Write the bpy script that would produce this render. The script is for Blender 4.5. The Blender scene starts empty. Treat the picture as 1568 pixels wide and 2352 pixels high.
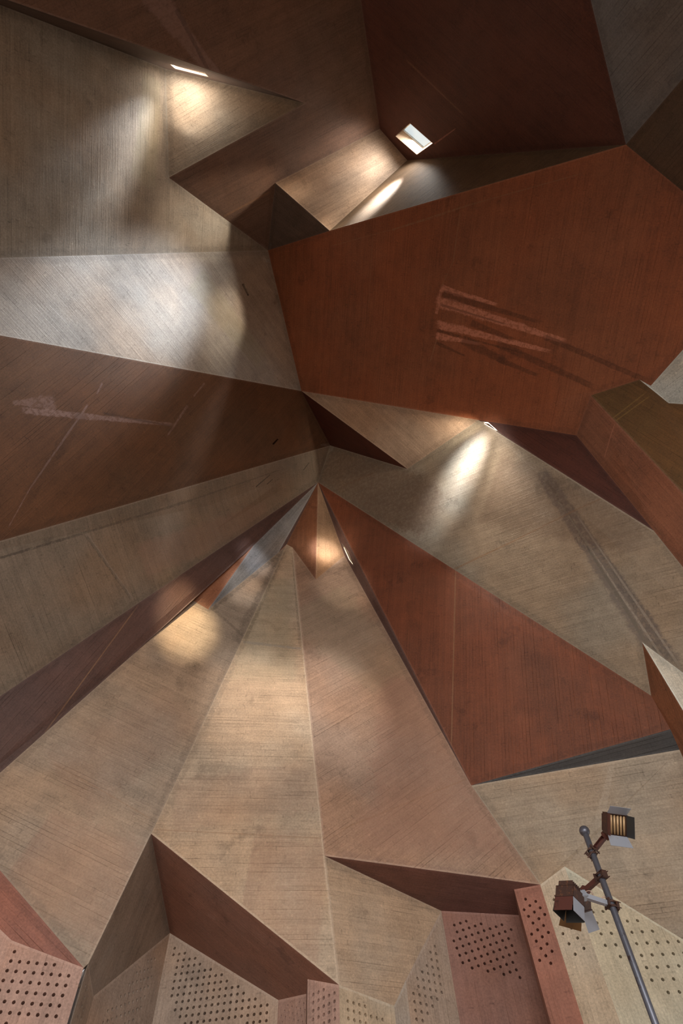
# Folded concrete ceiling seen from the floor of a hall, looking steeply up.
import bpy, bmesh, math, random
from mathutils import Vector, Matrix
from mathutils.geometry import delaunay_2d_cdt, tessellate_polygon
random.seed(7)
C = bpy.context.scene.collection
SC = bpy.context.scene

# ------------------------------------------------------------------ camera, sky, light, exposure
CAMERA_AXES = [[0.997588, 0.06942, 0.0], [0.060682, -0.872022, -0.48569], [-0.033716, 0.484518, -0.874131]]
cam_data = bpy.data.cameras.new('camera')
cam = bpy.data.objects.new('camera', cam_data)
C.objects.link(cam)
cam.matrix_world = Matrix.Translation((0, 0, 1.6)) @ Matrix(CAMERA_AXES).to_4x4()
cam_data.sensor_fit = 'VERTICAL'
cam_data.sensor_height = 36.0
cam_data.sensor_width = 24.0
cam_data.lens = 36.0 * 1400 / 2352
cam_data.clip_end = 200
SC.camera = cam
SC.view_settings.view_transform = 'Standard'
SC.view_settings.look = 'None'
SC.view_settings.gamma = 1.0
SC.view_settings.use_curve_mapping = False
SC.view_settings.exposure = 0.0

world = bpy.data.worlds.new('overcast_sky')
SC.world = world
world.use_nodes = True
bg = world.node_tree.nodes['Background']
bg.inputs[0].default_value = (0.93, 0.97, 1.0, 1)
bg.inputs[1].default_value = .9


def area_light(name, loc, target, w, h, power, color=(1, 1, 1), spread=180):
    d = bpy.data.lights.new(name, 'AREA')
    d.shape = 'RECTANGLE'
    d.size, d.size_y = w, h
    d.energy = power
    d.color = color
    d.spread = math.radians(spread)
    o = bpy.data.objects.new(name, d)
    C.objects.link(o)
    o.location = loc
    o.rotation_euler = (Vector(target) - Vector(loc)).to_track_quat('-Z', 'Y').to_euler()
    return o


GOLD = (1, .78, .48)
WARM, COOL, NEUT = (1, .86, .68), (.82, .9, 1), (1, .95, .88)
# daylight through the tall side windows of the hall, all behind and beside the camera
area_light('daylight_back', (0, -13.5, 4.5), (0, 9, 8), 16, 7, 2050, (1, .96, .92), 150)
area_light('daylight_left', (-11.5, 0, 3.0), (3, 6, 12), 9, 4.5, 140, (1, .93, .84))
area_light('daylight_right', (11.0, 0, 3.0), (-3, 6, 12), 9, 4.5, 50, (1, .95, .9))

# ------------------------------------------------------------------ helpers
def link(o, parent=None):
    C.objects.link(o)
    if parent is not None:
        o.parent = parent
    return o


def mesh_object(name, bm, mat, parent=None, smooth=False):
    me = bpy.data.meshes.new(name)
    bmesh.ops.recalc_face_normals(bm, faces=bm.faces)
    bm.to_mesh(me)
    bm.free()
    me.materials.append(mat)
    if smooth:
        for p in me.polygons:
            p.use_smooth = True
    return link(bpy.data.objects.new(name, me), parent)


def empty(name, loc=(0, 0, 0), parent=None):
    o = bpy.data.objects.new(name, None)
    o.location = loc
    o.empty_display_size = .2
    return link(o, parent)


def tag(o, label=None, cat=None, group=None, kind=None):
    for k, val in (('label', label), ('category', cat), ('group', group), ('kind', kind)):
        if val:
            o[k] = val
    return o


# ------------------------------------------------------------------ materials
def N(nt, t, **kw):
    n = nt.nodes.new(t)
    for k, val in kw.items():
        setattr(n, k, val)
    return n


def math_node(nt, op, a, b=None, c=None, clamp=False):
    n = N(nt, 'ShaderNodeMath', operation=op, use_clamp=clamp)
    for i, x in enumerate((a, b, c)):
        if x is None:
            continue
        if isinstance(x, (int, float)):
            n.inputs[i].default_value = x
        else:
            nt.links.new(x, n.inputs[i])
    return n.outputs[0]


def smooth(nt, x, lo, hi):
    n = N(nt, 'ShaderNodeMapRange', interpolation_type='SMOOTHSTEP')
    nt.links.new(x, n.inputs[0])
    n.inputs[1].default_value = lo
    n.inputs[2].default_value = hi
    return n.outputs[0]


def noise(nt, vec, scale, detail=3, rough=.55, dims='2D'):
    n = N(nt, 'ShaderNodeTexNoise', noise_dimensions=dims)
    nt.links.new(vec, n.inputs['Vector'])
    n.inputs['Scale'].default_value = scale
    n.inputs['Detail'].default_value = detail
    n.inputs['Roughness'].default_value = rough
    return n.outputs[0]


def mark_group():
    """A streak from A along direction D: factor 0..1 with ragged edges."""
    g = bpy.data.node_groups.new('streak_mark', 'ShaderNodeTree')
    I = g.interface
    for nm in ('UV', 'A', 'D'):
        I.new_socket(nm, in_out='INPUT', socket_type='NodeSocketVector')
    for nm in ('Length', 'W0', 'W1', 'Rag', 'Alpha'):
        I.new_socket(nm, in_out='INPUT', socket_type='NodeSocketFloat')
    I.new_socket('Factor', in_out='OUTPUT', socket_type='NodeSocketFloat')
    gi, go = N(g, 'NodeGroupInput'), N(g, 'NodeGroupOutput')
    sub = N(g, 'ShaderNodeVectorMath', operation='SUBTRACT')
    g.links.new(gi.outputs['UV'], sub.inputs[0]); g.links.new(gi.outputs['A'], sub.inputs[1])
    dt = N(g, 'ShaderNodeVectorMath', operation='DOT_PRODUCT')
    g.links.new(sub.outputs[0], dt.inputs[0]); g.links.new(gi.outputs['D'], dt.inputs[1])
    cr = N(g, 'ShaderNodeVectorMath', operation='CROSS_PRODUCT')
    g.links.new(sub.outputs[0], cr.inputs[0]); g.links.new(gi.outputs['D'], cr.inputs[1])
    sx = N(g, 'ShaderNodeSeparateXYZ'); g.links.new(cr.outputs[0], sx.inputs[0])
    t = math_node(g, 'DIVIDE', dt.outputs['Value'], gi.outputs['Length'])
    s = math_node(g, 'ABSOLUTE', sx.outputs[2])
    w = math_node(g, 'MULTIPLY_ADD', t, math_node(g, 'SUBTRACT', gi.outputs['W1'], gi.outputs['W0']), gi.outputs['W0'])
    n1 = noise(g, gi.outputs['UV'], 2.2, 5, .7)
    n2 = noise(g, gi.outputs['UV'], 13, 5, .8)
    nn = math_node(g, 'ADD', math_node(g, 'MULTIPLY', n1, 1.3), math_node(g, 'MULTIPLY', n2, 1.1))
    nn = math_node(g, 'MULTIPLY', math_node(g, 'SUBTRACT', nn, 1.2), gi.outputs['Rag'])
    # s/w + ragged noise < 1
    r = math_node(g, 'ADD', math_node(g, 'DIVIDE', s, math_node(g, 'MAXIMUM', w, .004)), nn)
    f = N(g, 'ShaderNodeMapRange', interpolation_type='SMOOTHSTEP')
    g.links.new(r, f.inputs[0])
    f.inputs[1].default_value = 1.15; f.inputs[2].default_value = .75
    f.inputs[3].default_value = 0; f.inputs[4].default_value = 1
    e0 = smooth(g, math_node(g, 'ADD', t, math_node(g, 'MULTIPLY', nn, .08)), -.03, .02)
    e1 = smooth(g, math_node(g, 'ADD', t, math_node(g, 'MULTIPLY', nn, .12)), 1.06, .94)
    fac = math_node(g, 'MULTIPLY', f.outputs[0], math_node(g, 'MULTIPLY', e0, e1))
    # broken up inside as well
    br = smooth(g, noise(g, gi.outputs['UV'], 9, 5, .8), .38, .56)
    br = math_node(g, 'MULTIPLY_ADD', math_node(g, 'SUBTRACT', br, 1), math_node(g, 'MULTIPLY', gi.outputs['Rag'], .7), 1.0)
    g.links.new(math_node(g, 'MULTIPLY', math_node(g, 'MULTIPLY', fac, br), gi.outputs['Alpha'], clamp=True), go.inputs[0])
    return g


MARK = mark_group()
MARK_COL = {'pink': (.56, .22, .135), 'dark': (.045, .03, .025), 'light': (.50, .45, .40), 'seam': (.30, .16, .08),
            'patch': (.25, .15, .12), 'bluegrey': (.25, .25, .27), 'yellow': (.28, .17, .05),
            'stain_grey': (.115, .095, .09), 'wash_pink': (.36, .19, .13), 'wash_green': (.36, .32, .20), 'brown_shade_wash': (.15, .09, .055)}


def concrete(name, color, marks=(), edges=(), board=.08, seed=0., rough=.62, groove=1.0):
    """Board-marked concrete on the surface's own metre coordinates (u along the boards)."""
    m = bpy.data.materials.new(name)
    m.use_nodes = True
    nt = m.node_tree
    L = nt.links
    bsdf = nt.nodes['Principled BSDF']
    uv = N(nt, 'ShaderNodeUVMap', uv_map='boards').outputs[0]
    off = N(nt, 'ShaderNodeVectorMath', operation='ADD')
    L.new(uv, off.inputs[0])
    off.inputs[1].default_value = (seed * 7.3, seed * 3.1, 0)
    P = off.outputs[0]
    sep = N(nt, 'ShaderNodeSeparateXYZ')
    L.new(P, sep.inputs[0])
    u, v = sep.outputs[0], sep.outputs[1]
    vb = math_node(nt, 'DIVIDE', v, board)
    row = math_node(nt, 'FLOOR', vb)
    fr = math_node(nt, 'FRACT', vb)
    wn = N(nt, 'ShaderNodeTexWhiteNoise', noise_dimensions='1D')
    L.new(row, wn.inputs['W'])
    ub = math_node(nt, 'MULTIPLY_ADD', wn.outputs[0], 7.0, math_node(nt, 'DIVIDE', u, 3.4))
    col = math_node(nt, 'FLOOR', ub)
    fu = math_node(nt, 'FRACT', ub)
    cb = N(nt, 'ShaderNodeCombineXYZ')
    L.new(row, cb.inputs[0]); L.new(col, cb.inputs[1])
    wn2 = N(nt, 'ShaderNodeTexWhiteNoise', noise_dimensions='2D')
    L.new(cb.outputs[0], wn2.inputs['Vector'])
    tone = math_node(nt, 'SUBTRACT', wn2.outputs[0], .5)
    # joint between boards: a fine raised fin, here and there broken off
    d = math_node(nt, 'ABSOLUTE', math_node(nt, 'SUBTRACT', fr, .5))
    fin = smooth(nt, d, .40, .49)
    stretched = N(nt, 'ShaderNodeMapping')
    L.new(P, stretched.inputs[0])
    stretched.inputs['Scale'].default_value = (.7, 16, 1)
    grain = noise(nt, stretched.outputs[0], 1.6, 4, .7)
    broken = smooth(nt, noise(nt, stretched.outputs[0], 1.1, 4, .7), .44, .62)
    fin = math_node(nt, 'MULTIPLY', fin, broken)
    endj = smooth(nt, math_node(nt, 'ABSOLUTE', math_node(nt, 'SUBTRACT', fu, .5)), .494, .499)
    blot = noise(nt, P, .42, 5, .62)
    blot2 = noise(nt, P, 2.6, 5, .7)
    fine = noise(nt, P, 26, 3, .7)
    # value multiplier
    k = math_node(nt, 'MULTIPLY_ADD', tone, .12, 1.0)
    k = math_node(nt, 'ADD', k, math_node(nt, 'MULTIPLY', math_node(nt, 'SUBTRACT', grain, .5), .42))
    k = math_node(nt, 'ADD', k, math_node(nt, 'MULTIPLY', math_node(nt, 'SUBTRACT', blot, .5), .7))
    k = math_node(nt, 'ADD', k, math_node(nt, 'MULTIPLY', math_node(nt, 'SUBTRACT', blot2, .5), .5))
    k = math_node(nt, 'ADD', k, math_node(nt, 'MULTIPLY', math_node(nt, 'SUBTRACT', fine, .5), .75))
    finsel = smooth(nt, wn.outputs[0], .45, .6)
    k = math_node(nt, 'ADD', k, math_node(nt, 'MULTIPLY', fin, math_node(nt, 'MULTIPLY_ADD', finsel, (.50 * groove), -.30 * groove)))
    k = math_node(nt, 'SUBTRACT', k, math_node(nt, 'MULTIPLY', endj, .2))
    # dark weathering stains
    st = smooth(nt, noise(nt, P, .9, 6, .72), .60, .74)
    k = math_node(nt, 'MULTIPLY', k, math_node(nt, 'MULTIPLY_ADD', st, -.28, 1.0))
    k = math_node(nt, 'MAXIMUM', k, .15)
    # tie holes and grout plugs
    vor = N(nt, 'ShaderNodeTexVoronoi', voronoi_dimensions='2D', feature='F1')
    L.new(P, vor.inputs['Vector'])
    vor.inputs['Scale'].default_value = 1.6
    vor.inputs['Randomness'].default_value = .45
    plug = smooth(nt, vor.outputs['Distance'], .036, .027)
    core = smooth(nt, vor.outputs['Distance'], .014, .008)
    k = math_node(nt, 'ADD', k, math_node(nt, 'MULTIPLY', plug, .28))
    k = math_node(nt, 'SUBTRACT', k, math_node(nt, 'MULTIPLY', core, .45))
    base = N(nt, 'ShaderNodeRGB')
    base.outputs[0].default_value = (*color, 1)
    # slow hue drift of the pigment
    hue = N(nt, 'ShaderNodeMix', data_type='RGBA')
    L.new(smooth(nt, noise(nt, P, .33, 3, .5), .35, .65), hue.inputs['Factor'])
    L.new(base.outputs[0], hue.inputs['A'])
    hue.inputs['B'].default_value = (color[0] * 1.08, color[1] * .95, color[2] * .84, 1)
    cur = hue.outputs['Result']
    sc = N(nt, 'ShaderNodeVectorMath', operation='SCALE')
    L.new(cur, sc.inputs[0]); L.new(k, sc.inputs['Scale'])
    cur = sc.outputs[0]
    for (A, B, w0, w1, kind, alpha, rag) in list(marks) + list(edges):
        n = N(nt, 'ShaderNodeGroup')
        n.node_tree = MARK
        L.new(uv, n.inputs['UV'])
        D = (B - A)
        n.inputs['A'].default_value = (A.x, A.y, 0)
        n.inputs['D'].default_value = (*(D.normalized()), 0)
        n.inputs['Length'].default_value = D.length
        n.inputs['W0'].default_value = w0
        n.inputs['W1'].default_value = w1
        n.inputs['Rag'].default_value = rag
        n.inputs['Alpha'].default_value = alpha
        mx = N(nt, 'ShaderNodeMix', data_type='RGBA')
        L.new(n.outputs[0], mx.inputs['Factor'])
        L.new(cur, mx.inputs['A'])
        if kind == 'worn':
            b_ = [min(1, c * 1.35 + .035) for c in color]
        elif kind == 'fold_dark':
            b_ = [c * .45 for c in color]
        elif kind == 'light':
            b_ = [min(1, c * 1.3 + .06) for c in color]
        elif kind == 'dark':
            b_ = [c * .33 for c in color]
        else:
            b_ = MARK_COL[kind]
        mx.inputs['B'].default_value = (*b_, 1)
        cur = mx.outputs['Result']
    L.new(cur, bsdf.inputs['Base Color'])
    bsdf.inputs['Roughness'].default_value = rough
    bsdf.inputs['Specular IOR Level'].default_value = .35
    hgt = math_node(nt, 'ADD', math_node(nt, 'MULTIPLY', fin, .5), math_node(nt, 'MULTIPLY', grain, .55))
    hgt = math_node(nt, 'ADD', hgt, math_node(nt, 'MULTIPLY', tone, .25))
    hgt = math_node(nt, 'ADD', hgt, math_node(nt, 'MULTIPLY', fine, .3))
    bp = N(nt, 'ShaderNodeBump')
    bp.inputs['Strength'].default_value = .7
    bp.inputs['Distance'].default_value = .012
    L.new(hgt, bp.inputs['Height'])
    L.new(bp.outputs[0], bsdf.inputs['Normal'])
    return m


def metal(name, color, rough=.5, metallic=.6, rust=None, rust_amount=.5, scale=14):
    m = bpy.data.materials.new(name)
    m.use_nodes = True
    nt = m.node_tree
    b = nt.nodes['Principled BSDF']
    tc = N(nt, 'ShaderNodeTexCoord').outputs['Object']
    n1 = noise(nt, tc, scale, 5, .65, '3D')
    mx = N(nt, 'ShaderNodeMix', data_type='RGBA')
    nt.links.new(smooth(nt, n1, rust_amount, rust_amount + .14), mx.inputs['Factor'])
    mx.inputs['A'].default_value = (*color, 1)
    mx.inputs['B'].default_value = (*(rust or [c * .7 for c in color]), 1)
    nt.links.new(mx.outputs['Result'], b.inputs['Base Color'])
    b.inputs['Roughness'].default_value = rough
    b.inputs['Metallic'].default_value = metallic
    bp = N(nt, 'ShaderNodeBump')
    bp.inputs['Strength'].default_value = .3
    bp.inputs['Distance'].default_value = .003
    nt.links.new(n1, bp.inputs['Height'])
    nt.links.new(bp.outputs[0], b.inputs['Normal'])
    return m


def glass_material():
    m = bpy.data.materials.new('window_glass')
    m.use_nodes = True
    nt = m.node_tree
    nt.nodes.remove(nt.nodes['Principled BSDF'])
    tr = N(nt, 'ShaderNodeBsdfTransparent')
    tr.inputs[0].default_value = (.93, .96, .95, 1)
    gl = N(nt, 'ShaderNodeBsdfGlossy')
    gl.inputs['Roughness'].default_value = .05
    dirt = smooth(nt, noise(nt, N(nt, 'ShaderNodeTexCoord').outputs['Object'], 6, 3, .6, '3D'), .4, .8)
    mx = N(nt, 'ShaderNodeMixShader')
    nt.links.new(math_node(nt, 'MULTIPLY_ADD', dirt, .04, .05), mx.inputs[0])
    nt.links.new(tr.outputs[0], mx.inputs[1])
    nt.links.new(gl.outputs[0], mx.inputs[2])
    nt.links.new(mx.outputs[0], nt.nodes['Material Output'].inputs[0])
    return m


GLASS = glass_material()
FINISH = {  # facet tones; differences of light and shade are partly put into these colours
    'umber': (0.155, 0.095, 0.068),
    'umber_dark': (.10, .068, .052),
    'stone': (0.36, 0.295, 0.22),
    'greybeige': (0.31, 0.27, 0.215),
    'grey': (0.37, 0.33, 0.285),
    'brown': (0.125, 0.062, 0.031),
    'taupe': (0.225, 0.175, 0.13),
    'aubergine': (.11, .062, .052),
    'slate': (0.26, 0.25, 0.245),
    'slate_dark': (0.04, 0.038, 0.038),
    'terracotta': (.30, .13, .07),
    'rust_brown': (.22, .095, .05),
    'tan': (.36, .22, .13),
    'beige': (0.36, 0.28, 0.21),
    'sand': (0.48, 0.37, 0.265),
    'clay': (0.37, 0.25, 0.18),
    'clay_light': (.38, .27, .19),
    'rust': (0.25, 0.085, 0.036),
    'rust_pink': (0.235, 0.098, 0.055),
    'stone_green': (0.31, 0.26, 0.195),
    'palegrey': (0.6, 0.62, 0.57),
    'maroon': (0.085, 0.027, 0.017),
    'oxblood': (0.1, 0.037, 0.025),
    'olive': (.145,.078,.026),
    'bronze': (0.17, 0.125, 0.085),
    'pinkred': (.30, .13, .095),
    'redbrown': (0.26, 0.135, 0.1),
    'mauve_dark': (.17, .085, .07),
    'wall_pink': (0.47, 0.3, 0.24),
    'wall_grey': (.38, .33, .28),
    'wall_taupe': (0.4, 0.31, 0.245),
    'wall_cream': (0.52, 0.45, 0.35),
    'wall_rose': (0.27, 0.145, 0.115),
    'wall_red': (.34, .15, .105),
    'wall_sage': (0.5, 0.485, 0.39),
    'rust_deep': (0.175, 0.058, 0.027),
    'slate_blue': (0.15, 0.15, 0.152),
    'umber_right': (0.1, 0.068, 0.046),
    'kite': (0.47, 0.37, 0.275),
    'wedge': (0.29, 0.245, 0.205),
}

# ------------------------------------------------------------------ measured geometry of the shell
# corner points of the folded concrete shell, in metres
CORNERS = {
 'f_tl': (-6.887,-4.625,15.999),
 's_u': (-7.344,-3.810,16.184),
 's_l': (-7.465,-3.822,16.389),
 'f_tr': (1.054,-5.546,20.455),
 'tip': (-0.225,-1.739,21.912),
 's_m': (-3.764,-2.631,21.201),
 't_b': (-4.012,-0.162,20.492),
 'j1': (-1.801,2.068,23.192),
 'f3a': (-1.290,0.150,22.352),
 'b1': (1.997,-1.101,23.698),
 'b2': (2.798,-0.209,23.391),
 'oa': (0.236,1.515,21.852),
 'g_l': (-8.333,0.959,14.528),
 'g2_l': (-8.361,1.865,13.952),
 'j2': (-1.071,6.381,21.712),
 'b_l': (-8.766,6.217,11.630),
 'j3': (-0.239,8.497,21.850),
 'ap': (-0.756,9.497,20.960),
 'c_l': (-8.818,9.319,9.590),
 'd3': (-2.757,9.793,17.503),
 'hx': (-5.429,10.089,13.182),
 'hh': (-5.433,9.604,15.894),
 'n1': (-3.826,10.218,15.025),
 'k_a': (-2.036,10.197,17.667),
 'k_b': (-1.809,10.187,18.081),
 'k_c': (-1.614,10.237,17.929),
 'k_k': (-0.908,10.580,16.601),
 'k_w': (0.001,10.557,17.762),
 'lx': (-7.809,10.250,9.222),
 'd_ll': (-8.482,10.160,8.464),
 'm1': (-4.222,11.246,9.229),
 'm2': (-0.813,11.853,8.906),
 'm3': (3.453,12.695,8.529),
 'l_b': (2.481,12.181,10.493),
 'l_r': (6.634,10.719,10.432),
 'l_t': (6.548,10.507,11.185),
 'q_a': (6.575,9.677,11.997),
 'bb_t': (4.755,-4.160,16.422),
 'cc_tr': (7.263,-3.211,13.655),
 'o_r': (6.945,-0.160,17.356),
 'dd_r': (7.588,-2.570,13.850),
 'ox': (9.292,2.122,15.168),
 'dd_b': (9.622,2.315,14.687),
 'x1': (7.664,4.947,15.702),
 'x2': (7.872,5.212,15.151),
 'x_r': (9.511,4.915,13.384),
 'y1': (6.582,5.364,16.480),
 'y2': (7.482,4.854,15.938),
 'y_r': (8.642,7.964,10.771),
 'z1': (6.288,6.394,16.360),
 'z_b': (7.180,7.671,13.483),
 'z_r': (8.469,9.528,9.831),
 'u_r': (4.122,6.469,18.139),
 'v1': (2.152,8.235,18.905),
 'q_r': (8.311,10.264,9.278),
 'q_b': (7.019,10.879,7.113),
 'n_r': (6.656,10.878,10.036),
 'ii_r': (6.903,12.542,6.213),
 'w0': (-7.615,10.443,8.256),
 'w1': (-6.124,11.096,7.345),
 'w2': (-4.894,11.490,7.035),
 'w3': (-4.887,12.240,6.937),
 'w4': (-4.377,14.261,8.910),
 'w2b': (-4.830,11.482,7.092),
 'w5': (-1.880,13.934,7.394),
 'w6': (-1.233,13.081,7.109),
 'w7': (-1.195,12.640,7.144),
 'w8': (-0.611,12.211,6.838),
 'w9': (0.324,12.935,6.772),
 'w10': (0.589,13.106,7.231),
 'w11': (1.512,13.691,8.683),
 'w12': (3.111,13.765,8.531),
 'w13': (2.949,12.859,8.561),
 'w14': (3.981,12.452,8.717),
}
# (key, corners, finish, board direction, label)
FACETS = [
 ('F1', 'f_tl s_u tip t_b j1 f3a b1 f_tr', 'umber', (0.873,-0.346,0.344), 'brown board-marked facet with a patched pale band, top of ceiling'),
 ('S1', 's_u s_l s_m tip', 'umber_dark', (0.736,0.217,0.641), 'narrow dark return strip holding a skylight'),
 ('T1', 's_m t_b tip', 'stone', (0.856,-0.397,0.332), 'small bright triangular facet beside the skylight'),
 ('G1', 's_l g_l j1 t_b s_m', 'greybeige', (-0.148,0.932,-0.332), 'large grey facet with vertical board marks, left'),
 ('G2', 'g_l g2_l j2 j1', 'grey', (0.465,0.872,0.153), 'pale grey facet with slanting board marks, left'),
 ('B1', 'g2_l b_l j3 j2', 'brown', (0.513,-0.305,0.802), 'dark brown facet with a patched crack line, left'),
 ('C1', 'b_l c_l ap j3', 'taupe', (-0.191,-0.938,0.290), 'grey-brown sloping band with a cracked joint, left'),
 ('D1a', 'c_l d_ll lx hx d3 ap', 'aubergine', (0.429,-0.141,0.892), 'dark purple-brown underside band, left'),
 ('D1b', 'd3 n1 k_a ap', 'slate', (0.466,-0.100,0.879), 'blue-grey fin face beside the triangular notch'),
 ('R1', 'd3 hh n1', 'terracotta', (0.519,-0.109,0.848), 'small rust facet inside the triangular notch'),
 ('HR', 'd3 hx hh', 'taupe', (0.703,-0.002,0.711), None),
 ('SL', 'ap k_a k_b', 'aubergine', (-0.379,0.164,-0.911), None),
 ('K1', 'ap k_b k_c k_k', 'rust_brown', (-0.031,0.241,-0.970), 'rust-brown left face of the hanging fin'),
 ('K2', 'ap k_k k_w', 'tan', (-0.005,0.249,-0.968), 'pale right face of the hanging fin'),
 ('J', 'ap k_w l_b', 'aubergine', (0.316,0.207,-0.926), 'long dark slit strip holding a small skylight'),
 ('E1', 'hx lx w2 w2b m1 k_b k_a n1 hh', 'beige', (0.896,0.313,-0.315), 'beige sloping facet, left of centre'),
 ('F', 'k_b m1 w8 m2 k_c', 'sand', (0.988,0.155,0.019), 'sand-coloured narrowing facet in the centre'),
 ('H', 'k_c m2 m3 l_b k_w k_k', 'clay', (0.819,0.056,0.571), 'clay-coloured facet right of the centre'),
 ('L', 'ap l_b l_r l_t', 'rust_deep', (-0.174,0.391,-0.904), 'large rust-red triangular facet, right'),
 ('N', 'l_b n_r l_r', 'slate_dark', (0.945,-0.327,-0.025), 'dark underside strip under the rust triangle'),
 ('P', 'j3 ap l_t q_a q_r z_r z_b u_r v1', 'stone_green', (0.758,-0.537,-0.371), 'large beige facet with a dark diagonal stain, right'),
 ('M', 'q_a l_t l_r n_r ii_r q_b', 'rust_brown', (0.045,0.474,-0.879), 'brown side of the far right rib'),
 ('Q', 'q_a q_b q_r', 'palegrey', (0.113,0.236,-0.965), 'pale blue-grey face at the right edge'),
 ('II', 'l_b m3 w14 ii_r n_r', 'stone', (0.950,-0.297,-0.096), 'beige facet behind the spotlight pole'),
 ('V', 'j2 j3 v1', 'maroon', (0.693,0.309,-0.651), 'dark maroon triangular facet under the large orange facet'),
 ('U', 'j2 v1 u_r', 'clay_light', (0.629,0.501,-0.594), 'bright warm facet beside the skylight slit'),
 ('AA', 'u_r z_b z1', 'maroon', (0.506,0.235,-0.830), 'dark maroon underside facet'),
 ('Z', 'z1 z_b z_r y_r y1', 'rust_pink', (0.307,0.392,-0.867), 'rust-orange face of the ceiling rib, right'),
 ('Y', 'y1 y_r x_r x2 y2', 'olive', (0.461,0.234,-0.856), 'olive-brown face of the ceiling rib, right'),
 ('XX', 'y2 x2 x1', 'palegrey', (0.414,0.376,-0.829), None),
 ('X', 'x1 x2 x_r dd_b ox', 'palegrey', (0.594,-0.736,-0.325), 'pale grey facet at the right edge'),
 ('O', 'j2 u_r z1 y1 y2 x1 ox o_r oa j1', 'rust', (-0.124,0.985,-0.118), 'large orange-brown facet with flaking streaks'),
 ('F4', 'f3a j1 oa', 'umber_dark', (0.756,0.596,-0.271), 'dark triangular facet at the star-shaped joint'),
 ('F3', 'f3a oa b2 b1', 'clay_light', (0.863,-0.343,0.371), 'bright beige facet below the square skylight'),
 ('EE', 'oa o_r b2', 'bronze', (0.844,-0.479,0.240), 'slanting dark facet crossed by a light streak'),
 ('BB', 'f_tr b1 b2 o_r bb_t', 'oxblood', (0.685,0.640,-0.347), 'large dark red facet with the square skylight'),
 ('CC', 'bb_t o_r dd_r cc_tr', 'slate_blue', (0.199,-0.509,-0.837), 'blue-grey facet at the top right corner'),
 ('DD', 'o_r ox dd_b dd_r', 'umber_right', (0.111,-0.606,-0.788), 'brown facet at the right edge of the ceiling'),
 ('BL', 'd_ll w0 w1 w2 lx', 'pinkred', (0.790,0.329,-0.517), 'red-brown soffit facet, bottom left'),
 ('GG', 'm1 w2b w3 w4', 'wedge', (0.267,-0.240,0.933), 'grey-brown wedge facet, bottom left'),
 ('HH', 'm1 w4 w5 w6 w7 w8', 'redbrown', (0.805,0.250,-0.538), 'dark red-brown triangular soffit'),
 ('JJ', 'm2 w11 w12 w13 m3', 'mauve_dark', (0.966,0.244,-0.088), 'dark mauve soffit above the perforated wall'),
 ('KK', 'm2 w8 w9 w10 w11', 'kite', (0.788,0.603,0.127), 'beige wedge facet, bottom centre'),
]
SKYLIGHTS = {
 'S1': [(-3.505,-2.617,20.451),(-2.678,-2.411,20.575),(-2.653,-2.373,21.083),(-3.478,-2.580,20.922)],
 'BB': [(2.419,-0.863,23.298),(2.767,-1.135,22.502),(3.391,-0.575,22.164),(3.034,-0.319,22.955)],
 'J': [(-0.081,10.356,18.258),(0.131,10.429,17.750),(0.259,10.606,17.214),(0.127,10.569,17.515)],
 'AA': [(4.126,6.493,18.096),(4.350,6.469,17.937),(4.620,6.654,17.398),(4.402,6.575,17.720)],
 'HR': [(-4.930,9.899,14.741),(-4.354,9.806,15.839),(-4.190,9.862,15.688),(-4.760,9.953,14.606)],
}
SLOTS = {
 'G2': [(-2.591,2.831,21.620),(-2.531,2.823,21.710),(-2.400,3.166,21.697),(-2.449,3.188,21.613)],
 'B1': [(-2.072,7.491,19.893),(-1.909,7.409,20.142),(-1.873,7.453,20.170),(-2.024,7.542,19.934)],
}
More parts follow.
